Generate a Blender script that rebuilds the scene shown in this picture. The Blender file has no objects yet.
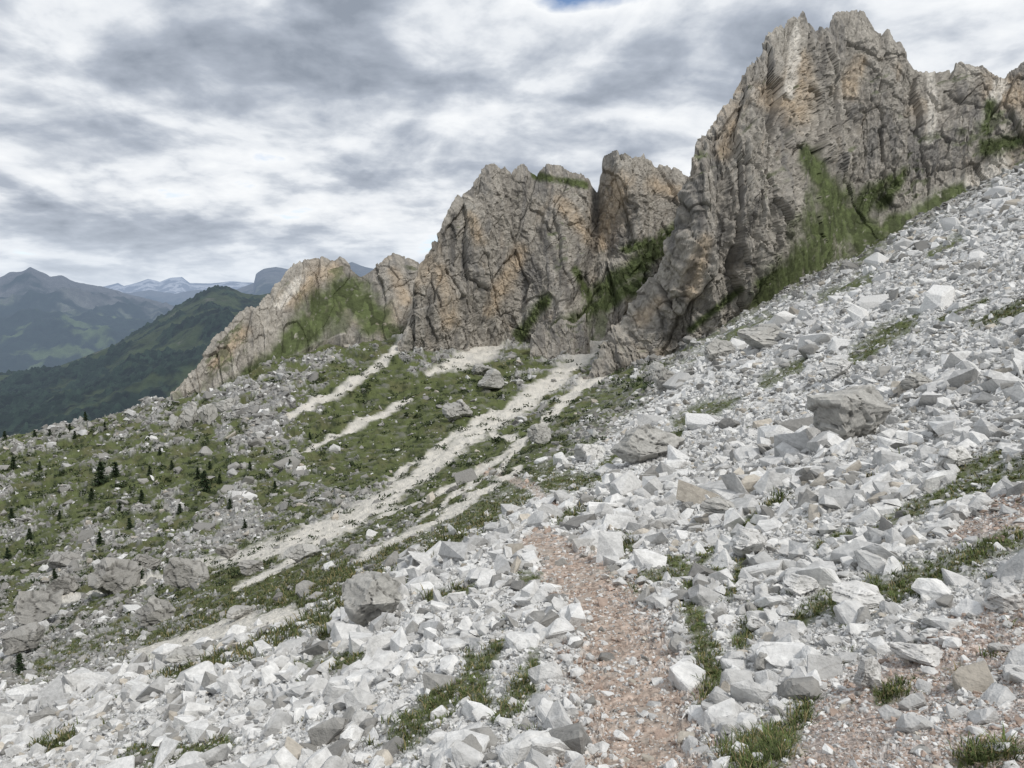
import bpy, bmesh, math, numpy as np, time
T0=time.time()
rng=np.random.default_rng(7)
F=773.0; TH=math.atan(84/773.0); CT,ST=math.cos(TH),math.sin(TH)
# ------------------------------------------------------------------ helpers
def px2ab(u,v):
    cx=(np.asarray(u,float)-512)/F; cy=(384-np.asarray(v,float))/F
    Y=CT+cy*ST
    return cx/Y, (-ST+cy*CT)/Y
def w2px(x,y,z):
    d=y*CT-z*ST; up=y*ST+z*CT
    return 512+F*x/d, 384-F*up/d
def h2(ix,iy,seed):
    n=(ix.astype(np.int64)*374761393+iy.astype(np.int64)*668265263+seed*1442695041)&0xffffffff
    n=((n^(n>>13))*1274126177)&0xffffffff
    n=((n^(n>>15))*2246822519)&0xffffffff
    return ((n^(n>>16))&0xffffff)/float(0x1000000)
def gn(x,y,seed):
    ix=np.floor(x);iy=np.floor(y);fx=x-ix;fy=y-iy
    sx=fx*fx*fx*(fx*(fx*6-15)+10);sy=fy*fy*fy*(fy*(fy*6-15)+10)
    def g(dx,dy):
        t=h2(ix+dx,iy+dy,seed)*6.2831853
        return np.cos(t)*(fx-dx)+np.sin(t)*(fy-dy)
    a=g(0,0);b=g(1,0);c=g(0,1);d=g(1,1)
    return ((a+(b-a)*sx)*(1-sy)+(c+(d-c)*sx)*sy)*1.5
def fbm(x,y,o,seed,rough=0.5):
    s=0;a=1;t=0
    for i in range(o):
        s=s+a*gn(x*2**i+i*17.3,y*2**i-i*9.1,seed+i*31);t+=a;a*=rough
    return s/t
def ridged(x,y,o,seed):
    s=0;a=1;t=0
    for i in range(o):
        s=s+a*(1-2*np.abs(gn(x*2**i,y*2**i,seed+i*31)));t+=a;a*=.5
    return s/t
def worley(x,y,seed):
    ix=np.floor(x);iy=np.floor(y)
    f1=np.full(x.shape,9.);f2=np.full(x.shape,9.);cid=np.zeros(x.shape)
    for dx in(-1,0,1):
        for dy in(-1,0,1):
            cx=ix+dx;cy=iy+dy
            px=cx+h2(cx,cy,seed);py=cy+h2(cx,cy,seed+5)
            d=(px-x)**2+(py-y)**2
            m=d<f1
            f2=np.where(m,f1,np.minimum(f2,d))
            cid=np.where(m,h2(cx,cy,seed+9),cid)
            f1=np.where(m,d,f1)
    return np.sqrt(f1),np.sqrt(f2),cid
def sstep(a,b,x):
    t=np.clip((x-a)/(b-a),0,1);return t*t*(3-2*t)
def mixc(c,col,m):
    return c*(1-m[...,None])+np.asarray(col)*m[...,None]
def make_mesh(name,V,Fc,mat,col=None,parent=None,smooth=False):
    me=bpy.data.meshes.new(name)
    V=np.ascontiguousarray(V,dtype=np.float32).reshape(-1,3);Fc=np.ascontiguousarray(Fc,dtype=np.int32)
    k=Fc.shape[1]
    me.vertices.add(len(V));me.vertices.foreach_set('co',V.ravel())
    me.loops.add(Fc.size);me.loops.foreach_set('vertex_index',Fc.ravel())
    me.polygons.add(len(Fc));me.polygons.foreach_set('loop_start',np.arange(0,Fc.size,k,dtype=np.int32))
    me.update(calc_edges=True)
    if not smooth: me.shade_flat()
    if col is not None:
        c=np.ones((len(V),4),np.float32);c[:,:3]=np.clip(col.reshape(-1,3),0,1)
        at=me.attributes.new('Col','FLOAT_COLOR','POINT');at.data.foreach_set('color',c.ravel())
    me.materials.append(mat)
    ob=bpy.data.objects.new(name,me)
    bpy.context.scene.collection.objects.link(ob)
    if parent: ob.parent=parent
    return ob
def gridfaces(n,m):
    i=np.arange(n*m).reshape(n,m)
    return np.stack([i[:-1,:-1],i[:-1,1:],i[1:,1:],i[1:,:-1]],-1).reshape(-1,4)
def stroke(U,V,segs,nz=None,soft=0.45):
    out=np.zeros(U.shape)
    pts=np.array(segs,float)
    for p,q in zip(pts[:-1],pts[1:]):
        w=max(p[2],q[2])*1.9+2
        m=(U>min(p[0],q[0])-w)&(U<max(p[0],q[0])+w)&(V>min(p[1],q[1])-w)&(V<max(p[1],q[1])+w)
        if not m.any(): continue
        u=U[m];v=V[m];d=q[:2]-p[:2];L=(d**2).sum()+1e-9
        t=np.clip(((u-p[0])*d[0]+(v-p[1])*d[1])/L,0,1)
        r=np.hypot(u-p[0]-t*d[0],v-p[1]-t*d[1])/(p[2]+(q[2]-p[2])*t)
        if nz is not None: r=r+nz[m]*0.9
        out[m]=np.maximum(out[m],1-sstep(1-soft,1+soft,r))
    return out
# ------------------------------------------------------------------ materials
def ncolmat(name,bscale=2.0,vary=0.35,bump=0.3,bdist=0.05,rough=0.9,haze=True,nscale=2.0,spec=0.15,det=4):
    m=bpy.data.materials.new(name);m.use_nodes=True
    nt=m.node_tree;N=nt.nodes;L=nt.links
    b=N['Principled BSDF'];out=N['Material Output']
    b.inputs['Roughness'].default_value=rough
    b.inputs['Specular IOR Level'].default_value=spec
    at=N.new('ShaderNodeAttribute');at.attribute_name='Col'
    geo=N.new('ShaderNodeNewGeometry')
    nz=N.new('ShaderNodeTexNoise');nz.inputs['Scale'].default_value=nscale;nz.inputs['Detail'].default_value=det;nz.inputs['Roughness'].default_value=.72
    L.new(geo.outputs['Position'],nz.inputs['Vector'])
    mr=N.new('ShaderNodeMapRange');mr.inputs['From Min'].default_value=.3;mr.inputs['From Max'].default_value=.7
    mr.inputs['To Min'].default_value=1-vary;mr.inputs['To Max'].default_value=1+vary
    L.new(nz.outputs['Fac'],mr.inputs['Value'])
    vm=N.new('ShaderNodeVectorMath');vm.operation='SCALE'
    L.new(at.outputs['Color'],vm.inputs[0]);L.new(mr.outputs['Result'],vm.inputs['Scale'])
    L.new(vm.outputs['Vector'],b.inputs['Base Color'])
    if bump>0:
        nb=N.new('ShaderNodeTexNoise');nb.inputs['Scale'].default_value=bscale;nb.inputs['Detail'].default_value=3;nb.inputs['Roughness'].default_value=.7
        L.new(geo.outputs['Position'],nb.inputs['Vector'])
        bp=N.new('ShaderNodeBump');bp.inputs['Strength'].default_value=bump;bp.inputs['Distance'].default_value=bdist
        L.new(nb.outputs['Fac'],bp.inputs['Height']);L.new(bp.outputs['Normal'],b.inputs['Normal'])
    if haze:  # aerial haze painted in as bluish emission, growing with distance from the origin
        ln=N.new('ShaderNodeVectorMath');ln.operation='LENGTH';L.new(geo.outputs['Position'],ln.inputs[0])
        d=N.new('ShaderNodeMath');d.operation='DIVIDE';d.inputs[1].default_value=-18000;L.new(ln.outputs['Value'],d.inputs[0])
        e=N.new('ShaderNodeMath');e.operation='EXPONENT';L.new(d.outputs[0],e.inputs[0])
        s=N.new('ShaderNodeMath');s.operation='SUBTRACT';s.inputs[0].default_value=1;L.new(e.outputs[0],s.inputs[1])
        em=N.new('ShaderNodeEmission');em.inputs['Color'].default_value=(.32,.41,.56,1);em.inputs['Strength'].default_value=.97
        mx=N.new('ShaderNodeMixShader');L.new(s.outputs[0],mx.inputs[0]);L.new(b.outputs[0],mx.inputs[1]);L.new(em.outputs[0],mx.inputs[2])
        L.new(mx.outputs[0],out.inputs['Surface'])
    return m
M_ground=ncolmat('ground_scree_and_meadow',bscale=40,vary=.35,bump=.7,bdist=.02,nscale=9,haze=False)
M_rock=ncolmat('limestone_rock',bscale=14,vary=.24,bump=.7,bdist=.03,nscale=9,haze=False)
M_rockfar=ncolmat('limestone_stone',vary=.2,bump=0,nscale=3,haze=False,det=2)
M_cliff=ncolmat('dolomite_cliff',bscale=.5,vary=.32,bump=.6,bdist=.6,nscale=.3,haze=False)
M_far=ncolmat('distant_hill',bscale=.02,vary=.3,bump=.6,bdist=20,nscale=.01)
M_leaf=ncolmat('foliage',vary=.3,bump=0,nscale=3,haze=False,rough=.7,det=2)
# ------------------------------------------------------------------ terrain table
Ys=[.5,1.5,3,5,8,14,25,45,80,140,220,320,450,600,900]
us=[-900,-300,0,128,256,384,512,640,768,896,1024,1300,1900]
tab={
-900:[0,0,1080,1040,1000,940,880,820,760,690,620,560,520,540,640],
-300:[0,0,1000,940,890,830,780,730,680,620,560,500,465,480,600],
0:[0,0,940,870,815,755,710,675,625,570,515,465,438,455,560],
128:[0,0,910,830,770,710,665,632,590,540,490,440,414,430,540],
256:[0,0,880,790,715,655,610,580,550,510,460,410,368,340,520],
384:[0,0,840,735,660,600,560,535,515,485,445,400,352,315,500],
512:[0,0,800,690,610,550,512,488,468,448,425,395,355,325,500],
640:[0,0,780,670,590,530,486,452,425,405,392,380,345,300,480],
768:[0,0,765,650,565,495,443,400,366,338,318,305,296,290,450],
896:[0,0,742,615,530,455,395,345,305,272,252,240,232,228,420],
1024:[0,0,720,580,490,410,335,285,247,215,190,172,160,150,400],
1300:[0,0,640,480,385,300,215,150,105,75,50,30,20,10,300],
1900:[0,0,500,330,230,130,20,-60,-120,-160,-190,-210,-220,-230,200]}
TB=np.array([tab[u] for u in us],float)
ly=np.log(Ys)
NA,NY=1300,960
A=np.linspace(-1.15,1.15,NA)
LY=np.concatenate([np.linspace(math.log(.55),math.log(2.4),60)[:-1],np.linspace(math.log(2.4),math.log(700),NY-60-20),np.linspace(math.log(710),math.log(900),21)])
NY=len(LY)
AA,LL=np.meshgrid(A,LY,indexing='ij')
YY=np.exp(LL)
def tabv(u,l):
    i=np.clip(np.searchsorted(us,u)-1,0,len(us)-2);uu=np.array(us,float)
    s=np.clip((u-uu[i])/(uu[i+1]-uu[i]),0,1)
    l=np.maximum(l,ly[2])
    j=np.clip(np.searchsorted(ly,l)-1,0,len(ly)-2);t=(l-ly[j])/(ly[j+1]-ly[j])
    return (TB[i,j]*(1-t)+TB[i,j+1]*t)*(1-s)+(TB[i+1,j]*(1-t)+TB[i+1,j+1]*t)*s
U=512+F*AA
for k in range(3):
    v=tabv(U,LL);cy=(384-v)/F
    U=512+F*AA*(CT+cy*ST)
B=(-ST+cy*CT)/(CT+cy*ST)
def blur(X,ax,r,it=3):
    for _ in range(it):
        c=np.cumsum(np.concatenate([np.repeat(X.take([0],ax),r+1,ax),X,np.repeat(X.take([-1],ax),r,ax)],ax),ax)
        n=X.shape[ax]
        X=(c.take(range(2*r+1,2*r+1+n),ax)-c.take(range(0,n),ax))/(2*r+1)
    return X
B=blur(B,0,28);B=blur(B,1,14)
Z=B*YY
X=AA*YY
near=1-sstep(math.log(2.2),math.log(3.6),LL)
Zn=-1.62+0.16*X-0.10*YY
Z=Z*(1-near)+Zn*near
n1=fbm(AA*9,LL*9,4,11);n2=fbm(AA*45,LL*45,4,23,.6)
nzp=fbm(AA*26+3,LL*13,5,77,.65)
nzq=fbm(AA*70+3,LL*30,4,99,.7)
Up,Vp=w2px(X,YY,Z)
# ---- masks
P=lambda s,**k: stroke(Up,Vp,s,nzp+nzq*.5,**k)
path=stroke(Up,Vp,[(650,860,84),(643,768,70),(640,710,58),(622,655,48),(612,615,38),(578,575,30),(556,553,20),(534,540,11)],nzp*1.1+nzq*.9,.6)
path=np.maximum(path,stroke(Up,Vp,[(560,512,4),(535,490,4),(505,478,4),(480,470,3)],nzp*.5)*.6)
redbank=np.maximum.reduce([P([(800,800,60),(860,715,40),(930,675,34),(1010,640,34),(1100,600,40)],soft=.8),P([(960,535,10),(1000,520,20),(1060,500,22)],soft=.8),
    P([(900,800,50),(1050,740,60)],soft=.8)])*.8
grassS=[[(835,606,12),(880,594,18),(940,572,15),(1015,538,11)],[(690,580,8),(700,640,14),(712,680,14),(690,610,9)],[(740,770,34),(785,735,18),(805,705,8)],
 [(855,358,9),(880,338,14),(912,322,8)],[(678,424,7),(700,412,12),(735,400,6)],[(545,486,7),(570,482,12),(600,478,6)],[(880,522,6),(935,500,9),(1020,470,12)],
 [(975,325,5),(1024,310,9)],[(620,553,8),(632,545,8)],[(640,580,7),(690,572,9)],[(300,672,9),(345,662,11),(360,656,5)],[(400,735,14),(440,705,16),(475,680,12),(500,640,6)],
 [(500,715,10),(525,690,12),(535,655,7)],[(525,578,8),(560,573,7)],[(130,760,12),(190,752,10),(235,742,6)],[(330,615,9),(325,635,8)],[(45,750,8),(70,738,6)],
 [(590,560,8),(640,590,7)],[(730,590,8),(745,560,6)],[(820,545,8),(850,530,4)],[(740,640,10),(765,600,5)],[(700,560,6),(780,500,4)],[(520,465,5),(560,450,7)],[(760,385,5),(800,365,7)],
 [(930,255,4),(960,240,5)],[(800,620,8),(830,600,10)],[(430,600,5),(470,590,7)],[(440,540,10),(480,515,12),(520,495,10),(556,468,6)],[(880,700,6),(900,690,8)],[(960,470,9),(1000,455,7)],
 [(600,400,5),(640,385,7)],[(720,345,5),(770,318,6)],[(820,300,5),(870,280,5)],[(640,455,6),(680,435,5)],[(560,520,6),(600,505,5)],[(480,700,10),(470,660,8)],[(700,700,8),(720,660,8)],[(660,560,6),(720,575,6)],
 [(960,765,10),(1010,750,12)],[(600,470,5),(640,440,6)],[(940,320,4),(985,300,5)],[(555,425,8),(590,408,9),(640,392,5)]]
grass=np.zeros(Up.shape)
for s in grassS: grass=np.maximum(grass,P(s,soft=.75))
grass*=.6+.4*sstep(-.3,.1,nzq)
L1u=[-400,0,60,220,300,400,480,540,600,650,700,760,840,900,1024,1400];L1v=[760,690,680,640,612,560,515,478,440,398,350,308,284,240,165,0]
above=sstep(14,-14,Vp-np.interp(Up,L1u,L1v)+nzp*26)
g0=np.full(Up.shape,.55)
def blob(cx,cy,rx,ry): return np.exp(-((Up-cx)/rx)**2-((Vp-cy)/ry)**2)
g0+= .30*blob(430,440,110,55)+.22*blob(360,390,60,45)-.26*blob(262,395,50,42)+.16*blob(60,500,90,40)-.14*blob(80,610,110,40)+.3*blob(330,590,150,22)+.16*blob(200,470,90,30)-.2*blob(20,640,60,25)-.08*blob(230,530,50,25)
nst=fbm((Up*.45+Vp*.9)/26.,(Up*.9-Vp*.45)/95.,4,515,.6)
gm=sstep(.42,.58,g0+nzp*.52+nzq*.46+nst*.42)*above
green_mid=np.maximum.reduce([P([(60,650,9),(200,618,12),(320,588,12),(420,552,14),(500,515,8)]),P([(160,678,6),(250,652,9),(330,610,12),(390,590,10)])])
gm=np.maximum(gm,green_mid*sstep(-.1,.1,nzq+.08))
small=fbm(AA*60+9,LL*60,4,717,.6)
grass=np.maximum(np.maximum(grass,gm),sstep(.25,.38,small*.7+nzp*.5)*.85*(YY>3.5)*(1-above))
grass*=1-path
pw=lambda s,k=.5: stroke(Up,Vp,[(a,b,c*k*1.25) for a,b,c in s],nzp*.9+nzq*.5+nst*.5,.4)
pale=np.maximum.reduce([pw([(205,564,6),(280,548,9),(340,528,10),(385,503,9),(430,468,8),(480,432,8),(530,400,8),(590,352,8),(640,305,7),(670,280,5)],.8),
 pw([(380,520,4),(440,495,5),(500,460,4),(540,430,5),(585,385,6)],.6),pw([(290,418,4),(350,388,6),(395,352,6),(412,325,5)],.6),
 pw([(430,376,4),(480,354,11),(522,318,7)],.8),pw([(140,655,5),(220,632,9),(300,612,5)],.75),pw([(300,455,3),(350,430,4),(410,400,4)],.6),pw([(470,430,4),(500,438,3),(540,440,3)]),pw([(390,480,3),(450,440,4),(520,400,4)],.55),
 pw([(340,528,4),(300,560,6),(235,590,4)],.6),pw([(560,400,4),(600,380,5),(640,345,4)]),pw([(545,420,3),(500,470,4),(420,520,3)]),pw([(360,560,4),(440,520,5),(520,470,4)],.6),
 pw([(215,562,4),(130,590,5),(60,600,3)])])
pale*=.72+.28*sstep(-.25,.15,nzq)
grass*=1-pale*.97
f1,f2,cid=worley(AA*190,LL*110,3)
g1,g2,gid=worley(AA*55,LL*40,8)
humm=ridged(AA*17+.3*n1,LL*10,4,611)
rocky=(1-grass)*(1-path*.8)*(1-pale*.9)*(1-redbank*.5)
Zd=YY*(.011*n1*(1-.6*path)+.0045*n2*(1-.5*path))*(1-.8*near)
Zd+=YY*.007*(humm-.3)*above*(1-.7*pale)*sstep(math.log(30),math.log(90),LL)
Zd+=YY*.0022*rocky*(cid-.5+.5*np.clip((f2-f1)*3,0,1))+YY*.006*rocky*above*(gid*gid)*np.clip((g2-g1)*3,0,1)
Zd+=YY*.002*grass*nzq
Zd-=.06*path
Z=Z+Zd
Up,Vp=w2px(X,YY,Z)
scr=np.array([.56,.555,.54])*(0.58+.62*cid)[...,None]*(.7+.45*sstep(0,.35,f2-f1))[...,None]
old=np.array([.25,.245,.23])*(.5+.8*gid)[...,None]*(.65+.65*cid)[...,None]
col=scr*(1-(above*.8)[...,None])+old*(above*.8)[...,None]
tz=sstep(.05,.3,n1)[...,None];col=col*(1-tz*.15)
gc=np.array([.072,.085,.033])*(0.7+.9*np.clip(nzq+.5,0,1))[...,None]
gc=mixc(gc,[.125,.112,.062],sstep(.0,.4,nzp)*.5)
gc=mixc(gc,[.026,.036,.017],sstep(.05,.35,-nzq)*.8)
gc=mixc(gc,[.19,.185,.17],(sstep(.18,.36,n2)*.55)*above)
col=mixc(col,[0,0,0],grass)+gc*grass[...,None]
dirt=np.array([.43,.345,.285])*(.55+.75*cid)[...,None]
dirt=mixc(dirt,[.42,.37,.32],sstep(-.1,.3,n1+nzq*.5)*.7)
col=col*(1-path[...,None])+dirt*path[...,None]
rbm=redbank*(1-grass)*.85
col=col*(1-rbm[...,None])+(np.array([.34,.255,.205])*(.55+.8*cid)[...,None])*rbm[...,None]
col=mixc(col,[.60,.57,.51],pale*.93)
make_mesh('ground_mountainside',np.stack([X,YY,Z],-1),gridfaces(NA,NY)[:, ::-1],M_ground,col)
print('terrain',time.time()-T0)
def gi(a,l):
    i=np.clip((a-A[0])/(A[-1]-A[0])*(NA-1),0,NA-1.001);j=np.clip(np.interp(l,LY,np.arange(NY)),0,NY-1.001)
    return i,j
def samp(Fd,a,l):
    i,j=gi(a,l);i0=i.astype(int);j0=j.astype(int);s=i-i0;t=j-j0
    return (Fd[i0,j0]*(1-s)+Fd[i0+1,j0]*s)*(1-t)+(Fd[i0,j0+1]*(1-s)+Fd[i0+1,j0+1]*s)*t
def ground_px(u,v):
    a,b=px2ab(u,v);i=int(np.clip((a-A[0])/(A[-1]-A[0])*(NA-1),0,NA-1))
    r=Z[i]/np.exp(LY)
    k=np.nonzero((r>=b)&(LY>math.log(2)))[0]
    k=k[0] if len(k) else int(np.argmax(r[LY<math.log(620)]))
    y=math.exp(LY[k]);return a*y,y,Z[i,k]
# ------------------------------------------------------------------ rocks
def hull(pts,bev=0):
    bm=bmesh.new()
    for p in pts: bm.verts.new(p)
    bmesh.ops.convex_hull(bm,input=list(bm.verts))
    for v in [v for v in bm.verts if not v.link_faces]: bm.verts.remove(v)
    if bev:
        bmesh.ops.dissolve_limit(bm,angle_limit=.16,verts=list(bm.verts),edges=list(bm.edges))
        bmesh.ops.bevel(bm,geom=list(bm.edges),offset=bev,segments=1,affect='EDGES',profile=.6)
    bmesh.ops.triangulate(bm,faces=list(bm.faces))
    bm.verts.index_update()
    V=np.array([v.co[:] for v in bm.verts]);Fc=np.array([[v.index for v in f.verts] for f in bm.faces]);bm.free();return V,Fc
def protos(kind,n):
    out=[]
    for i in range(n):
        r=np.random.default_rng(100+i+kind*50)
        if i%4==0:
            c=np.array([[x,y,z] for x in(-1,1) for y in(-1,1) for z in(-1,1)],float)*.7+r.normal(size=(8,3))*.27
            p=np.concatenate([c,r.normal(size=(4,3))*.6])
        else:
            p=r.normal(size=(13+5*kind,3));p/=np.linalg.norm(p,axis=1)[:,None];p*=r.uniform(.65,1.12,(len(p),1))
        p=p*np.array([1,r.uniform(.45,.95),r.uniform(.3,.75)])
        sh=r.uniform(-.3,.3);p[:,0]+=sh*p[:,2]
        V,Fc=hull(p,.06 if kind else 0)
        if kind: V=V+r.normal(size=V.shape)*.024
        out.append((V,Fc))
    return out
def rotm(n,r,tilt=.5):
    yaw=r.uniform(0,6.283,n);ax=r.normal(size=(n,3))*tilt
    t1,t2=ax[:,0],ax[:,1]
    cz,sz=np.cos(yaw),np.sin(yaw);cx,sx=np.cos(t1),np.sin(t1);cy_,sy=np.cos(t2),np.sin(t2)
    o=np.zeros(n);l=np.ones(n)
    Rz=np.stack([cz,-sz,o,sz,cz,o,o,o,l],-1).reshape(n,3,3)
    Rx=np.stack([l,o,o,o,cx,-sx,o,sx,cx],-1).reshape(n,3,3)
    Ry=np.stack([cy_,o,sy,o,l,o,-sy,o,cy_],-1).reshape(n,3,3)
    return Rx@Ry@Rz
def scatter(name,pr,pos,size,colr,r,mat,tilt=.45):
    n=len(pos);R=rotm(n,r,tilt);pid=r.integers(0,len(pr),n);Vs=[];Fs=[];Cs=[];off=0
    for p,(V,Fc) in enumerate(pr):
        m=np.nonzero(pid==p)[0]
        if not len(m):continue
        W=np.einsum('nij,kj->nki',R[m],V)*size[m][:,None,None]+pos[m][:,None,:]
        Vs.append(W.reshape(-1,3));Fs.append((Fc[None]+(np.arange(len(m))*len(V))[:,None,None]).reshape(-1,3)+off)
        Cs.append(np.repeat(colr[m],len(V),0));off+=W.shape[0]*W.shape[1]
    return make_mesh(name,np.concatenate(Vs),np.concatenate(Fs),mat,np.concatenate(Cs))
dV=np.abs(np.gradient(Vp,LY,axis=1))
def rockset(name,N,l0,l1,pmin,pmax,alpha,kind,npr,seed,smax,mat=None,only_above=False):
    r=np.random.default_rng(seed)
    a=r.uniform(-.92,.92,N*7);l=r.uniform(l0,l1,N*7)
    w=samp(dV,a,l)*1.0
    k=samp(rocky,a,l);pt=samp(path,a,l);ab=samp(above,a,l);pl=samp(pale,a,l);rb=samp(redbank,a,l);gr=samp(grass,a,l)
    dens=w*np.clip(k*(1-.55*ab)+pt*.42+rb*.4-1.3*pl,.02+.04*(ab>.5)*(pl<.2),1)
    if only_above: dens=w*np.clip(.2+k-1.5*pl,.0,1)*(ab>.5)*np.clip(.4+1.8*fbm(a*22,l*14,3,919),0,1)
    keep=np.nonzero(r.uniform(0,1,len(a))<dens/np.percentile(w,96))[0][:N]
    a=a[keep];l=l[keep];y=np.exp(l);ab=ab[keep];pt=pt[keep];rb=rb[keep];gr=gr[keep]
    cl=samp(n1,a,l)
    q=r.uniform(0,1,len(a));e=1-alpha
    px=(pmin**e+q*(pmax**e-pmin**e))**(1/e)*(1+1.0*np.clip(cl,-.5,.6))
    px=np.where((pt>.5)|(rb>.4),np.minimum(px,pmin+(px-pmin)*.42),px)
    if not only_above: px=np.where(gr>.5,px*.7,px)
    s=np.minimum(px*y/F*.5,smax)
    pos=np.stack([a*y,y,samp(Z,a,l)+s*.10],-1)
    tone=r.uniform(.66,1.1,len(a))
    c=np.array([.62,.615,.60])*tone[:,None]
    grey=(r.uniform(0,1,len(a))<.13+.65*ab)[:,None]
    c=np.where(grey,np.array([.30,.292,.275])*tone[:,None],c)
    warm=(r.uniform(0,1,len(a))<.04)[:,None]
    c=np.where(warm,np.array([.48,.44,.38])*tone[:,None],c)
    red=((pt>.3)|(rb>.3))&(r.uniform(0,1,len(a))<.45)&(px<14)
    c=np.where(red[:,None],np.array([.41,.32,.265])*tone[:,None],c)
    ob=scatter(name,protos(kind,npr),pos,s,c,r,mat or M_rock);print(name,len(a),time.time()-T0);return ob
rockset('scree_rocks',15000,math.log(2.4),math.log(8),4,70,2.55,1,20,1,.22)
rockset('scree_rocks',56000,math.log(7),math.log(26),2.3,42,2.55,0,24,2,.62)
rockset('scree_stones',98000,math.log(22),math.log(500),1.6,13,2.35,0,24,3,2.2,M_rockfar)
rockset('gravel_stones',42000,math.log(2.4),math.log(9),2.2,8,2.0,0,12,4,.1)
rockset('slope_boulders',800,math.log(12),math.log(260),12,36,2.6,1,14,5,4)
rockset('meadow_boulders',1700,math.log(60),math.log(430),4.5,20,2.6,1,16,6,5,None,True)
# hero boulders
def icos(sub):
    bm=bmesh.new();bmesh.ops.create_icosphere(bm,subdivisions=sub,radius=1)
    V=np.array([v.co[:] for v in bm.verts]);Fc=np.array([[v.index for v in f.verts] for f in bm.faces]);bm.free();return V,Fc
def clampshape(V,n,r,dmin=.45,dmax=.8):
    V=V.copy()
    for k in range(n):
        d=r.normal(size=3);d/=np.linalg.norm(d);h=r.uniform(dmin,dmax)
        e=np.maximum(0,V@d-h);V-=e[:,None]*d
    return V
Vi,Fi=icos(5)
def boulder(u,v,wpx,hpx,col,seed,depth=.8):
    x,y,z=ground_px(u,v)
    r=np.random.default_rng(seed)
    V=clampshape(Vi,12,r,.45,.8)
    n=V/np.linalg.norm(V,axis=1,keepdims=True)
    aa=V[:,0]+.35*V[:,1]+.1*fbm(V[:,2]*3,V[:,1]*3,3,seed);bb=V[:,2]+.3*V[:,0]+.1*fbm(V[:,0]*3,V[:,1]*3,3,seed+1)
    a1,a2,c=worley(aa*1.8,bb*2.2+V[:,1]*.4,seed);b1,b2,c2=worley(aa*5,bb*6,seed+3)
    V=V+n*((c-.5)*.15+(c2-.5)*.05-.07*(1-sstep(0,.1,a2-a1))+fbm(V[:,0]*6+V[:,1]*4,V[:,2]*6,3,seed,.6)*.05)[:,None]
    V/=np.abs(V).max(0)
    V*=np.array([wpx/2*y/F,wpx/2*y/F*depth,hpx/2*y/F*1.25])
    a=r.uniform(-.3,.3);V=V@np.array([[math.cos(a),-math.sin(a),0],[math.sin(a),math.cos(a),0],[0,0,1]])
    V+=np.array([x,y+wpx/4*y/F,z+hpx/2*y/F*.75])
    C=np.array(col)*((.72+.35*c+.2*c2)*(1-.55*(1-sstep(0,.09,a2-a1))))[:,None]
    make_mesh('limestone_boulder',V,Fi,M_rock,C)
G=(.38,.37,.345);W=(.57,.56,.54);DK=(.28,.27,.25)
for i,b in enumerate([(372,625,72,66,G),(852,440,88,66,G),(650,462,80,38,G),(768,348,56,28,G),(664,392,30,32,G),(185,588,50,30,DK),(105,598,58,42,DK),(458,420,34,20,G),
  (300,563,40,16,G),(490,392,28,22,G),(748,560,54,28,W),(868,690,34,32,W),(862,612,66,20,W),(720,360,34,24,G),(918,392,34,20,G),(840,378,26,20,W),(955,470,42,24,W),
  (540,445,26,20,G),(152,625,42,24,DK),(30,628,64,34,DK),(480,375,26,14,G),(1008,612,40,28,W),(930,668,60,18,W),(60,600,34,24,DK),(725,520,44,20,G),(800,598,46,18,W),(590,462,34,18,W),(760,632,26,14,W),(185,665,40,14,G),(240,620,30,12,G),
  (20,655,50,24,DK),(140,575,34,18,DK),(250,575,30,14,DK),(60,570,40,16,DK),(225,560,26,14,DK),(188,428,22,26,G),(206,424,20,20,G),(174,430,14,16,G),(223,412,22,16,G)]):
    boulder(*b[:5],seed=200+i)
print('rocks',time.time()-T0)
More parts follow.
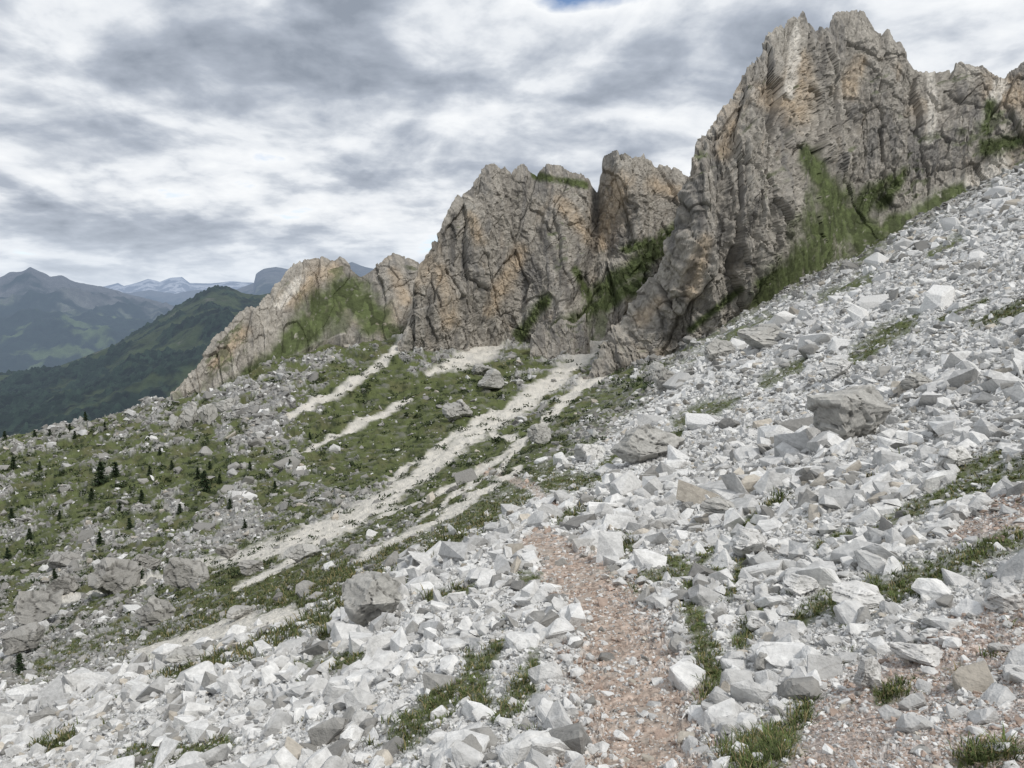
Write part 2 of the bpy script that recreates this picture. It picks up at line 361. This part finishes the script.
# ------------------------------------------------------------------ cliffs
def loft(name,rows,nu,nts,mat,colf,amp=1.,back=(90,-90),seed=1,base_sink=25,spike=1.0,lam=1.0,smo=1,flat=()):
    u0,u1=rows[0][0][0],rows[0][-1][0]
    uu=np.linspace(u0,u1,nu);R=[]
    for ri,row in enumerate(rows):
        p=np.array(row,float)
        v=np.interp(uu,p[:,0],p[:,1]);Y=np.interp(uu,p[:,0],p[:,2])
        k=smo if ri==len(rows)-1 else 8;ker=np.ones(2*k+1)/(2*k+1)
        for _ in range(2): Y=np.convolve(np.pad(Y,13,mode='edge'),np.ones(27)/27,'valid')
        v=np.convolve(np.pad(v,k,mode='edge'),ker,'valid')
        a,b=px2ab(uu,v);R.append(np.stack([a*Y,Y,b*Y],-1))
    lo=R[0].copy();lo[:,2]-=base_sink;lo[:,1]-=base_sink*.2
    top=R[-1];bk=top*np.array([1+back[0]/600.,1,1])+np.array([0,back[0],back[1]])
    bk2=bk+np.array([0,back[0],back[1]*2.5])
    K=[lo]+R+[bk,bk2];nt=[max(6,int(nts[0]*.2))]+list(nts)+[14,8]
    P=[];T=[]
    for i in range(len(K)-1):
        for t in np.linspace(0,1,nt[i],endpoint=(i==len(K)-2)):
            P.append(K[i]*(1-t)+K[i+1]*t);T.append((i-1+t)/(len(R)-1))
    P=np.stack(P,1);T=np.clip(np.array(T),0,1)[None]*np.ones((nu,1))
    isback=np.array([0]*sum(nt[:-2])+[1]*(nt[-2]+nt[-1]))[None]*np.ones((nu,1))
    ds=np.hypot(np.diff(P[:,:,0],axis=0),np.diff(P[:,:,1],axis=0)).mean(1)
    s=np.concatenate([[0],np.cumsum(ds)])[:,None]*np.ones((1,P.shape[1]));h=P[:,:,2]
    def normals(P):
        gu=np.gradient(P,axis=0);gt=np.gradient(P,axis=1);n=np.cross(gu,gt)
        n/=np.linalg.norm(n,axis=-1,keepdims=True)+1e-9;return n
    wv=blur(blur(normals(P),0,22,3),1,16,3)
    ww=fbm(s/(30*lam),h/(40*lam),4,seed,.6)*5*lam;w2=fbm(s/(40*lam)+7,h/(30*lam),4,seed+3,.6)*5*lam
    S=s+ww;H=h+w2
    D=ridged(S/(64*lam),H/(170*lam),3,seed+4)*9.5*lam+ridged((S+.2*H)/(22*lam),H/(75*lam),3,seed+14)*3*lam
    q1=worley((S+.15*H)/(24*lam),(H-.25*S)/(42*lam),seed+5);q2=worley((S+.25*H)/(9*lam),(H-.3*S)/(15*lam),seed+6);q3=worley((S+.3*H)/(3.6*lam),(H-.3*S)/(5.5*lam),seed+7)
    q4=worley((S-.2*H)/(1.9*lam),H/(2.4*lam),seed+8)
    D+=(q1[2]-.5)*8*lam+(q2[2]-.5)*3.2*lam+(q3[2]-.5)*1.5*lam+(q4[2]-.5)*.9*lam
    D-=1.2*lam*(1-sstep(0,.07,q1[1]-q1[0]))+.6*lam*(1-sstep(0,.09,q2[1]-q2[0]))
    bed=(H-.28*S)/(11*lam);D+=(bed-np.floor(bed))*.7*lam
    D+=fbm(S/6/lam,H/6/lam,4,seed+10,.65)*2.4*lam
    D-=3*lam
    if flat:
        Uq,Vq=w2px(P[...,0],P[...,1],P[...,2]);fm=np.zeros(Uq.shape)
        for o in flat: fm=np.maximum(fm,stroke(Uq,Vq,[(a_,b_,c_*1.1) for a_,b_,c_ in o],None,.5))
        D=D*(1-.8*blur(blur(fm,0,3,2),1,3,2))
    n=wv/(np.linalg.norm(wv,axis=-1,keepdims=True)+1e-9)
    D*=1-.45*sstep(.8,1,T)
    P2=P+n*(D*amp)[...,None]
    sp=(np.abs(gn(S/10/lam,S*0+.5,seed+20))*6+(worley(S/6/lam,S*0+.3,seed+21)[2]-.5)*3.5+(worley(S/2.2/lam,S*0+.3,seed+22)[2]-.5)*1.4-2)*lam*spike
    P2[...,2]+=sp*sstep(.80,1,T)*amp*(1-.6*isback)
    n2_=normals(P2)
    nb=blur(blur(n2_,0,2,2),1,2,2)
    c=colf(P2,n2_,nb,S,H,D,(q1,q2,q3,q4),T,seed)
    return make_mesh(name,P2,gridfaces(nu,P2.shape[1]),mat,c)
def cliffcol(greens=(),ochres=(),pales=(),darks=(),gb=0.):
    def f(P,n,nb,S,H,D,q,T,seed):
        U,V=w2px(P[...,0],P[...,1],P[...,2])
        nz=fbm(S/16,H/16,5,seed+40,.65)
        c=np.array([.285,.264,.233])*(.76+.23*q[1][2]+.24*q[2][2])[...,None]
        st=fbm(S/6,H/32,4,seed+41,.6);lg=fbm(S/60,H/60,3,seed+47)
        c=mixc(c,[.395,.37,.325],sstep(.0,.35,st*.7+lg*.7)*.5)
        c=mixc(c,[.14,.136,.132],sstep(.04,.36,-st*.8-lg*.6)*.62)
        oc=sstep(.13,.45,fbm(S/34,H/50,4,seed+43,.6))*.45
        for o in ochres: oc=np.maximum(oc,stroke(U,V,o,nz,.9)*.9)
        c=mixc(c,[.42,.335,.24],oc*(.5+.45*q[2][2]))
        for o in pales: c=mixc(c,[.54,.51,.46],stroke(U,V,o,nz,.5)*.9)
        for o in darks: c=mixc(c,[.07,.067,.065],stroke(U,V,o,nz,.6)*.55)
        cr=(1-sstep(0,.07,q[1][1]-q[1][0]))*.4+(1-sstep(0,.05,q[0][1]-q[0][0]))*.35+(1-sstep(0,.1,q[2][1]-q[2][0]))*.3
        c*=(1-.38*np.clip(cr,0,1))[...,None]
        nzz=nb[...,2]/(np.linalg.norm(nb,axis=-1)+1e-9)
        g=sstep(.62,.78,nzz+nz*.25+gb)*.7*sstep(.0,.25,fbm(S/35,H/35,3,seed+50))
        g*=(T<.9)
        g4=fbm(S/5,H/5,4,seed+51,.65)
        for o in greens: g=np.maximum(g,stroke(U,V,o,nz*1.2,.6)*.97*sstep(-.55,-.25,g4))
        gg=np.array([.066,.083,.032])*(.6+.8*q[2][2])[...,None]
        gg=mixc(gg,[.15,.14,.10],sstep(.15,.45,nz)*.5)
        return c*(1-g[...,None])+gg*g[...,None]
    return f
def setY(row,us_,ys_): return [(u,v,float(np.interp(u,us_,ys_))) for u,v in row]
# big massif
bs=[(586,400),(600,398),(640,390),(680,366),(700,350),(760,312),(830,284),(880,246),(950,205),(1024,162),(1300,20)]
base=setY(bs,[586,700,760,830,900,1024,1300],[335,335,345,385,420,450,480])
mid=setY([(586,396),(600,384),(625,358),(660,320),(690,270),(700,245),(735,225),(765,200),(800,205),(825,200),(850,205),(880,190),(920,170),(970,140),(1024,128),(1300,-10)],
 [586,640,700,740,775,800,830,855,900,1024,1300],[332,350,330,344,346,364,430,444,444,480,500])
mid2=setY([(586,393),(600,374),(625,338),(655,285),(680,245),(700,190),(735,150),(765,125),(800,125),(825,128),(850,130),(880,110),(920,110),(970,105),(1024,100),(1300,-30)],
 [586,640,700,740,780,806,840,860,885,900,940,1024,1300],[333,362,340,360,376,418,468,478,466,468,500,510,540])
top=setY([(586,391),(594,380),(602,364),(612,348),(625,328),(633,322),(640,302),(660,270),(672,252),(680,234),(694,205),(698,188),(699,150),(706,140),(716,124),(735,101),(742,84),(746,68),(764,60),(770,44),(777,33),(790,24),(802,22),(810,30),(822,42),(830,36),(835,20),(846,15),(858,14),(866,18),(873,30),(880,38),(886,34),(893,46),(903,52),(908,64),(926,70),(944,68),(962,72),(985,74),(1004,80),(1014,72),(1024,68),(1300,-60)],
 [586,640,700,750,800,850,900,1024,1300],[334,372,356,400,465,510,512,535,570])
gC=[[(806,150,6),(820,180,14),(838,215,26),(822,250,30),(785,285,22),(748,316,11)],[(860,238,18),(905,222,11),(960,192,9)],[(985,150,9),(1020,140,7)],[(990,105,6),(985,130,6)],[(905,170,5),(880,205,8)],[(760,285,6),(800,262,8)],[(690,330,4),(740,290,4)],[(850,215,14),(890,180,6)]]
loft('rocky_peak',[base,mid,mid2,top],900,[90,80,130],M_cliff,cliffcol(
 greens=gC,
 ochres=[[(770,95,12),(795,105,18),(800,60,9)],[(735,125,6),(725,150,8)],[(860,60,6),(850,90,8)],[(705,240,6),(690,290,8)],[(1000,90,16),(1020,100,10)],[(640,320,6),(660,300,6)]],
 pales=[[(796,25,3),(794,60,6),(790,95,5)],[(930,72,4),(934,110,5),(930,140,4)],[(1000,85,7),(985,120,5)],[(895,225,5),(950,192,9),(1000,165,8)]],
 darks=[[(803,150,3),(812,175,4)],[(702,150,3),(700,230,3)],[(826,40,3),(822,75,3)],[(700,250,3),(680,300,4)],[(760,200,3),(735,260,4)]]),seed=3,spike=.75,back=(70,-90),flat=gC[:2])
# middle massif
bs=[(402,372),(440,366),(470,350),(500,336),(530,335),(560,352),(590,350),(620,332),(660,300),(700,296),(780,290)]
base=setY(bs,[402,450,520,560,600,660,780],[455,465,505,455,455,520,540])
mid=setY([(402,358),(415,320),(440,305),(480,285),(520,270),(560,285),(590,290),(605,265),(640,262),(660,255),(700,240),(780,240)],[402,450,520,560,585,600,625,660,780],[458,475,505,490,512,540,500,530,570])
top=setY([(402,345),(410,330),(413,300),(419,262),(424,252),(436,240),(441,232),(450,214),(455,204),(466,196),(474,183),(484,172),(491,166),(499,171),(505,169),(512,175),(519,166),(527,172),(537,176),(548,168),(560,167),(572,173),(583,177),(592,184),(597,192),(601,176),(605,158),(616,154),(625,152),(634,158),(645,157),(655,165),(667,168),(680,175),(692,181),(704,190),(780,215)],[402,450,520,585,600,620,660,780],[462,500,540,560,580,535,580,600])
loft('rock_massif',[base,mid,top],620,[90,170],M_cliff,cliffcol(
 greens=[[(600,292,8),(640,262,12),(690,225,11),(700,205,5)],[(560,330,8),(600,305,10),(640,285,10)],[(520,335,6),(545,300,7)],[(625,250,5),(660,240,6)],[(535,175,4),(585,185,4)],[(575,270,4),(590,300,6)]],
 ochres=[[(620,180,10),(610,215,14),(600,245,7)],[(655,185,8),(680,195,6)],[(520,250,7),(500,290,8),(490,310,6)],[(470,215,5),(480,240,6)],[(560,200,6),(590,240,6)],[(440,270,6),(450,320,8)]],
 pales=[[(520,330,5),(535,300,4)],[(650,300,5),(670,275,3)]],
 darks=[[(597,190,3),(594,240,4),(580,290,5)],[(455,215,3),(452,260,3)],[(540,230,3),(560,270,4),(570,300,4)],[(430,290,3),(432,340,3)]]),seed=14,spike=.7,amp=.9,back=(70,-90))
# left ridge
bs=[(160,430),(182,436),(200,424),(230,402),(262,380),(300,352),(330,338),(350,336),(372,340),(400,350),(420,358),(440,366)]
base=setY(bs,[160,200,262,330,440],[388,415,455,505,520])
mid=setY([(160,420),(182,414),(200,396),(230,366),(262,338),(300,310),(330,298),(350,300),(372,304),(400,300),(420,312),(440,335)],[160,200,262,330,440],[402,435,486,545,560])
top=setY([(160,412),(168,404),(178,396),(190,378),(200,362),(212,346),(226,332),(240,319),(250,309),(262,303),(272,291),(280,284),(290,272),(300,263),(318,258),(330,259),(343,262),(352,272),(362,276),(372,270),(384,262),(395,257),(408,258),(418,262),(426,270),(440,300)],[160,200,262,330,440],[420,455,510,580,590])
gA=[[(262,372,8),(290,345,14),(318,315,20),(345,298,20),(362,304,20),(372,318,16)],[(205,404,6),(240,384,8),(280,355,12)],[(385,328,10),(410,345,8)]]
loft('rock_ridge',[base,mid,top],420,[70,90],M_cliff,cliffcol(
 greens=gA,
 ochres=[[(290,300,9),(315,278,9),(335,270,7)],[(245,330,6),(215,365,6)],[(395,275,6),(405,300,6)]],
 pales=[[(415,325,4),(425,300,3)],[(300,280,5),(280,305,5)]],darks=[[(375,285,3),(380,315,4)]]),seed=25,spike=.8,amp=.7,back=(60,-60),flat=gA[:1])
def outcrop(pts,ptst,seed,dy=-6,name='rock_outcrop',lam=.4):
    b=[(u,v,ground_px(u,v)[1]+dy) for u,v in pts];ym=float(np.mean([p[2] for p in b]));
    b=[(u,v,ym) for u,v,_ in b];t=[(u,v,ym+14) for u,v in ptst]
    loft(name,[b,t],160,[70],M_cliff,cliffcol(),seed=seed,amp=.9,spike=1,lam=lam,back=(18,-14),base_sink=8,smo=1)
outcrop([(530,352),(560,362),(590,352)],[(530,345),(538,322),(548,330),(560,318),(575,325),(584,315),(590,345)],32)
outcrop([(596,372),(620,372),(650,352)],[(596,366),(604,345),(616,338),(628,322),(638,330),(650,345)],34)
print('cliffs',time.time()-T0)
# ------------------------------------------------------------------ distant hills
def hill(name,base,top,colf,nu,nt,seed,lam,back,amp=1,relief=.05,tree=0):
    uu=np.linspace(base[0][0],base[-1][0],nu);R=[]
    for row in (base,top):
        p=np.array(row,float);v=np.interp(uu,p[:,0],p[:,1]);Y=np.interp(uu,p[:,0],p[:,2]);a,b=px2ab(uu,v);R.append(np.stack([a*Y,Y,b*Y],-1))
    bk=R[1]*np.array([1.1,1,1])+np.array([0,back,-back*.5])
    ts=np.concatenate([np.linspace(0,1,nt),1+np.linspace(.05,1,20)])
    P=np.stack([R[0]*(1-t)+R[1]*t if t<=1 else R[1]*(2-t)+bk*(t-1) for t in ts],1)
    x,y=P[...,0],P[...,1]
    r=ridged(x/lam,y/lam*.7,5,seed);w=sstep(0,.25,ts)[None]*(1-.75*sstep(.75,1,ts)[None])
    P[...,2]+=(r-.4)*lam*relief*3*w*amp+fbm(x/lam*9,y/lam*9,4,seed+4)*lam*.012*amp
    if tree:
        tm_=sstep(.15,-.05,fbm(x/lam*2.5,y/lam*2.5,5,seed+60,.6)+.45*(ts[None]-.62))
        w1,w2_,wc=worley(x/16,y/22,seed+9);P[...,2]+=tree*tm_*np.clip(1-w1*1.3,0,1)*(.5+wc)
    gu=np.gradient(P,axis=0);gt=np.gradient(P,axis=1);n=np.cross(gu,gt);n/=np.linalg.norm(n,axis=-1,keepdims=True)
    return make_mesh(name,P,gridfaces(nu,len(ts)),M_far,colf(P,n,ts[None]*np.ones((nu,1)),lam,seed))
def fcol(P,n,T,lam,seed):
    x,y=P[...,0],P[...,1];nz=fbm(x/lam*2.5,y/lam*2.5,5,seed+60,.6);w1,_,wc=worley(x/16,y/22,seed+9)
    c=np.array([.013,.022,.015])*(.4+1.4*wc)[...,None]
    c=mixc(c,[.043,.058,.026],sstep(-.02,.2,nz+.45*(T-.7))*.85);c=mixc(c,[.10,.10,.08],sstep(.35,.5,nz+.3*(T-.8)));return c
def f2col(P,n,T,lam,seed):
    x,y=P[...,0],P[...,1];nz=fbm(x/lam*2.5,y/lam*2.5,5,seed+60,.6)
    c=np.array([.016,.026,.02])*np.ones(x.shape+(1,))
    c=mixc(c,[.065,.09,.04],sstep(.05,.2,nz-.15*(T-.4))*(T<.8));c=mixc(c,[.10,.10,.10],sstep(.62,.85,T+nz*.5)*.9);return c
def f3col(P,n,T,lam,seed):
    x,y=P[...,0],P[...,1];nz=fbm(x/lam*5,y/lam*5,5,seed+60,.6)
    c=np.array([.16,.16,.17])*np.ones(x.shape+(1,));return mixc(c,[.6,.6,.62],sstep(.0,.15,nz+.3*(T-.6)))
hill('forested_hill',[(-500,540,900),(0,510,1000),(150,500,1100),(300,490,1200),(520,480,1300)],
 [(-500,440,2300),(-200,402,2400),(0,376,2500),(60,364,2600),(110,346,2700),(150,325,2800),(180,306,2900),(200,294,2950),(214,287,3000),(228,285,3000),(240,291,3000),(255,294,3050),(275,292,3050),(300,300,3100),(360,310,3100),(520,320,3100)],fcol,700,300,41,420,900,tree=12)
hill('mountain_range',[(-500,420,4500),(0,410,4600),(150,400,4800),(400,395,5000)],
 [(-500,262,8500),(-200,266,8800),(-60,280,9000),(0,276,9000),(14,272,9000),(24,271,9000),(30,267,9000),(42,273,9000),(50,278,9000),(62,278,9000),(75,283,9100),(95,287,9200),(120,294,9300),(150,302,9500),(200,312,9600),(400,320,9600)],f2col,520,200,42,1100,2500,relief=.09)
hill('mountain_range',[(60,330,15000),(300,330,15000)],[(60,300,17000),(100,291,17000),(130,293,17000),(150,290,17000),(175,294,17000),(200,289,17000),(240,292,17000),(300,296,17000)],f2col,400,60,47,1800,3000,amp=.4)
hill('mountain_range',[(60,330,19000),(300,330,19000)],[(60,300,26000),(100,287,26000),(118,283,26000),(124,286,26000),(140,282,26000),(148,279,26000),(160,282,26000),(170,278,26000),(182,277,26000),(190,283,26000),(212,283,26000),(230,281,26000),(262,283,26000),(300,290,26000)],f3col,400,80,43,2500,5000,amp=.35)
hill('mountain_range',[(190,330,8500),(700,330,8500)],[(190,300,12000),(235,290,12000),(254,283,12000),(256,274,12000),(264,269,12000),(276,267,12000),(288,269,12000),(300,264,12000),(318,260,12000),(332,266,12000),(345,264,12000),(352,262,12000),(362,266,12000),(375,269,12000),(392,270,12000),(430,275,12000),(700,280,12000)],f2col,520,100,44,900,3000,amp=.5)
g=np.linspace(-1,1,40);gx,gy=np.meshgrid(g*70000,(g+1)*45000-5000,indexing='ij')
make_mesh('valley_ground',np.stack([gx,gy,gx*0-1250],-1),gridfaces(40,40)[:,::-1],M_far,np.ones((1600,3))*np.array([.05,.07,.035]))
# ------------------------------------------------------------------ grass
def tufts(name,N,l0,l1,nb,hgt,seed,colr=(.10,.135,.04)):
    r=np.random.default_rng(seed);a=r.uniform(-.8,.8,N*14);l=r.uniform(l0,l1,N*14)
    w=samp(dV,a,l);g=samp(grass,a,l)
    k=np.nonzero((r.uniform(0,1,len(a))<w/np.percentile(w,96))&(g>r.uniform(.3,1.05,len(a))))[0][:N]
    a=a[k];l=l[k];y=np.exp(l);n=len(k)
    c=np.stack([a*y,y,samp(Z,a,l)-.01],-1);sc=.4+1.0*r.uniform(size=n)**2
    hh=np.minimum(hgt*sc,1)[:,None]*r.uniform(.5,1,(n,nb))
    ang=r.uniform(0,6.283,(n,nb));rad=r.uniform(0,1,(n,nb))*hgt*sc[:,None]*.8
    lean=r.uniform(.2,1.2,(n,nb));wd=hh*.025+.0008*np.minimum(y,30)[:,None]*.5
    bx=c[:,0,None]+np.cos(ang)*rad;by=c[:,1,None]+np.sin(ang)*rad;bz=c[:,2,None]+0*bx
    a2=ang+r.normal(size=ang.shape)*.6;lx=np.cos(a2)*lean*hh;lyy=np.sin(a2)*lean*hh
    px_=-np.sin(a2)*wd;py_=np.cos(a2)*wd
    V=np.stack([np.stack([bx-px_,by-py_,bz],-1),np.stack([bx+px_,by+py_,bz],-1),np.stack([bx+lx*.35-px_*.8,by+lyy*.35-py_*.8,bz+hh*.6],-1),
       np.stack([bx+lx*.35+px_*.8,by+lyy*.35+py_*.8,bz+hh*.6],-1),np.stack([bx+lx,by+lyy,bz+hh*.85],-1)],2)
    nn=n*nb;Fq=np.array([[0,1,3],[0,3,2],[2,3,4]])[None]+(np.arange(nn)*5)[:,None,None]
    C=np.array(colr)*r.uniform(.5,1.3,(n,nb,1))*r.uniform(.7,1.3,(n,1,1));dry=r.uniform(0,1,(n,nb,1))<.2
    C=np.where(dry,np.array([.24,.20,.10]),C)
    make_mesh(name,V.reshape(-1,3),Fq.reshape(-1,3),M_leaf,np.repeat(C.reshape(-1,3),5,0));print(name,n)
tufts('grass_tufts',6500,math.log(2.4),math.log(14),16,.055,61,(.092,.118,.04))
tufts('grass_tufts',9500,math.log(12),math.log(70),7,.17,62,(.075,.092,.035))
# ------------------------------------------------------------------ trees
def spruce(seed):
    r=np.random.default_rng(seed);V=[];Fc=[];C=[]
    k=6
    for i,(h,rad) in enumerate([(0,.028),(.5,.016),(1,.002)]):
        for j in range(k):
            t=j/k*6.283;V.append((rad*math.cos(t),rad*math.sin(t),h));C.append((.09,.065,.045))
    for i in range(2):
        for j in range(k):
            p=i*k+j;q=i*k+(j+1)%k;Fc+= [(p,q,q+k),(p,q+k,p+k)]
    lv=15
    for i in range(lv):
        h=.10+.86*i/lv;R=(.27*(1-h)**.8+.03)*r.uniform(.75,1.15)
        for b in range(int(9-4*h)):
            t=r.uniform(0,6.283);rr=R*r.uniform(.6,1.15)
            for s in range(5):
                f=(s+1)/5;x=rr*f;z=h-.10*f*f*(1-h)-.02+r.uniform(-.01,.01)
                for kk in range(3):
                    tt=t+r.uniform(-.35,.35)*(1.2-f*.5);x2=x*r.uniform(.85,1.15);w=.030*r.uniform(.6,1.3)
                    p=np.array([math.cos(tt)*x2,math.sin(tt)*x2,z])
                    d=r.normal(size=3)*w;e=r.normal(size=3)*w;d[2]*=.5
                    n=len(V);V+= [tuple(p+d),tuple(p-d*.8+e*.4),tuple(p-e)]
                    Fc.append((n,n+1,n+2));cc=r.uniform(.6,1.4);C+=[(.034*cc,.052*cc,.025*cc)]*3
    return np.array(V),np.array(Fc),np.array(C)
tm=[]
for i in range(4):
    V,Fc,C=spruce(70+i);o=make_mesh('spruce_tree',V,Fc,M_leaf,C);tm.append(o.data);bpy.data.objects.remove(o)
trees=[(102,486,24),(116,478,16),(205,492,22),(142,502,13),(14,470,13),(75,440,8),(210,470,9),(12,520,11),(60,520,10),(250,470,8),(265,455,8),(160,455,8),(40,470,9),(230,510,11),
 (290,470,8),(130,530,12),(100,545,13),(20,672,20),(8,560,12),(310,440,8),(85,415,9),(70,432,8),(150,476,10),(55,580,12),(140,580,17),(35,438,8),(120,512,9),(275,490,9),(198,480,13),(5,440,9),(92,500,12),(180,515,11),(245,530,10),(30,540,12),(105,432,8),(50,436,7),(172,470,10),(220,485,10)]
for i,(u,v,hp) in enumerate(trees):
    x,y,z=ground_px(u,v);o=bpy.data.objects.new('spruce_tree',tm[i%4]);s=hp*1.1*y/F;o.location=(x,y,z-.03*s);o.scale=(s*1.15,s*1.15,s);o.rotation_euler=(0,0,i*1.7)
    bpy.context.scene.collection.objects.link(o)
r=np.random.default_rng(5);Vs=[];Cs=[]
N=3600;a=r.uniform(-.75,.2,N*8);l=r.uniform(math.log(50),math.log(440),N*8);w=samp(dV,a,l);ab=samp(above,a,l);gr=samp(grass,a,l);cl=fbm(a*30,l*30,3,333)
k=np.nonzero((r.uniform(0,1,len(a))<w/150)&(ab>.5)&(gr>.1)&(cl>.02))[0][:2000]
for q in k:
    y=math.exp(l[q]);s=min((1.8+7*r.uniform()**2)*y/F,3.0)*.7;n=46
    p=r.normal(size=(n,3));p/=np.linalg.norm(p,axis=1)[:,None];p*=r.uniform(.5,1,(n,1))*s*np.array([1.5,1.2,.55])
    p+=np.array([a[q]*y,y,samp(Z,a[q:q+1],l[q:q+1])[0]+s*.2]);T=p[:,None,:]+r.normal(size=(n,3,3))*s*.2
    Vs.append(T.reshape(-1,3));Cs.append(np.repeat(np.array([.036,.05,.022])*r.uniform(.6,1.5,(n,1)),3,0))
V=np.concatenate(Vs);make_mesh('dwarf_pine_shrubs',V,np.arange(len(V)).reshape(-1,3),M_leaf,np.concatenate(Cs))
# ------------------------------------------------------------------ world
SUN_EL,SUN_AZ=math.radians(54),math.radians(135)
w=bpy.data.worlds.new('World');bpy.context.scene.world=w;w.use_nodes=True
nt=w.node_tree;Nn=nt.nodes;L=nt.links
bg=Nn['Background']
sky=Nn.new('ShaderNodeTexSky');sky.sky_type='NISHITA';sky.sun_disc=False;sky.sun_elevation=SUN_EL;sky.sun_rotation=SUN_AZ;sky.altitude=2300
def mth(op,a,b=None,c=None,clamp=False):
    n=Nn.new('ShaderNodeMath');n.operation=op;n.use_clamp=clamp
    for i,x in enumerate((a,b,c)):
        if x is None: continue
        if isinstance(x,(int,float)): n.inputs[i].default_value=x
        else: L.new(x,n.inputs[i])
    return n.outputs[0]
ZO=.24
tc=Nn.new('ShaderNodeTexCoord');sp=Nn.new('ShaderNodeSeparateXYZ');L.new(tc.outputs['Generated'],sp.inputs[0])
zz=mth('ADD',mth('MAXIMUM',sp.outputs['Z'],0.0),ZO)
cx=mth('DIVIDE',sp.outputs['X'],zz);cyy=mth('DIVIDE',sp.outputs['Y'],zz)
cb=Nn.new('ShaderNodeCombineXYZ');L.new(cx,cb.inputs[0]);L.new(cyy,cb.inputs[1])
def noise(scale,det,rough,off,dist=0.):
    mp=Nn.new('ShaderNodeMapping');mp.inputs['Location'].default_value=off;L.new(cb.outputs[0],mp.inputs[0])
    n=Nn.new('ShaderNodeTexNoise');n.noise_dimensions='2D';n.inputs['Scale'].default_value=scale;n.inputs['Detail'].default_value=det;n.inputs['Roughness'].default_value=rough;n.inputs['Distortion'].default_value=dist
    L.new(mp.outputs[0],n.inputs['Vector']);return n.outputs['Fac']
def cloudpos(u,v):
    dx=(u-512)/F;dz=(300-v)/F;n=math.sqrt(1+dx*dx+dz*dz);q=dz/n+ZO
    return dx/n/q,1/n/q
def cblob(u,v,r,amp):
    x,y=cloudpos(u,v)
    dx=mth('SUBTRACT',cx,x);dy=mth('SUBTRACT',cyy,y)
    d=mth('ADD',mth('MULTIPLY',dx,dx),mth('MULTIPLY',dy,dy))
    return mth('MULTIPLY',mth('EXPONENT',mth('MULTIPLY',d,-1/(r*r))),amp)
nA=noise(1.9,6,.52,(5.4,3.7,0),.25);nB=noise(5.5,6,.55,(7.7,2.2,0),.15)
dens=mth('ADD',mth('ADD',mth('MULTIPLY',nA,.66),mth('MULTIPLY',nB,.34)),-.015)
for bl in [(320,55,.30,.085),(575,-6,.10,-.24),(40,30,.18,-.07),(60,150,.26,.06),(620,90,.2,.03),(300,205,.3,-.045),(930,20,.15,-.05),(60,225,.35,.04),(450,140,.22,.03),(180,120,.16,-.03),(760,10,.12,-.04),(200,255,.5,.03)]:
    dens=mth('ADD',dens,cblob(*bl))
ramp=Nn.new('ShaderNodeValToRGB');L.new(dens,ramp.inputs[0])
e=ramp.color_ramp.elements
e[0].position=.37;e[0].color=(.92,.94,.96,1);e[1].position=.68;e[1].color=(.29,.33,.395,1)
for p,c in [(.445,(.80,.83,.87,1)),(.50,(.62,.66,.72,1)),(.57,(.44,.485,.56,1))]:
    x=e.new(p);x.color=c
mask=Nn.new('ShaderNodeMapRange');mask.inputs['From Min'].default_value=.24;mask.inputs['From Max'].default_value=.36;L.new(dens,mask.inputs['Value'])
sk=Nn.new('ShaderNodeVectorMath');sk.operation='SCALE';sk.inputs['Scale'].default_value=.15;L.new(sky.outputs[0],sk.inputs[0])
mx=Nn.new('ShaderNodeMix');mx.data_type='RGBA';L.new(mask.outputs[0],mx.inputs[0]);L.new(sk.outputs[0],mx.inputs[6]);L.new(ramp.outputs[0],mx.inputs[7])
hz=Nn.new('ShaderNodeMapRange');hz.inputs['From Min'].default_value=0.0;hz.inputs['From Max'].default_value=.10;hz.inputs['To Min'].default_value=.75;hz.inputs['To Max'].default_value=0;L.new(sp.outputs['Z'],hz.inputs['Value'])
mx2=Nn.new('ShaderNodeMix');mx2.data_type='RGBA';L.new(hz.outputs[0],mx2.inputs[0]);L.new(mx.outputs[2],mx2.inputs[6]);mx2.inputs[7].default_value=(.70,.77,.86,1)
L.new(mx2.outputs[2],bg.inputs['Color']);bg.inputs['Strength'].default_value=1.03
w.cycles.sampling_method='MANUAL';w.cycles.sample_map_resolution=256
sd=bpy.data.lights.new('sun','SUN');sd.energy=2.4;sd.angle=math.radians(9);sd.color=(1,.965,.91)
so=bpy.data.objects.new('sun',sd);bpy.context.scene.collection.objects.link(so)
from mathutils import Vector
dirv=Vector((math.sin(SUN_AZ)*math.cos(SUN_EL),math.cos(SUN_AZ)*math.cos(SUN_EL),math.sin(SUN_EL)))
so.rotation_euler=dirv.to_track_quat('Z','Y').to_euler()
cd=bpy.data.cameras.new('camera');cd.sensor_width=36;cd.lens=F*36/1024;cd.clip_start=.1;cd.clip_end=200000
co=bpy.data.objects.new('camera',cd);co.location=(0,0,0);co.rotation_euler=(math.pi/2-TH,0,0);bpy.context.scene.collection.objects.link(co)
bpy.context.scene.camera=co
vs=bpy.context.scene.view_settings;vs.view_transform='Standard';vs.look='None';vs.exposure=0
print('done',time.time()-T0)
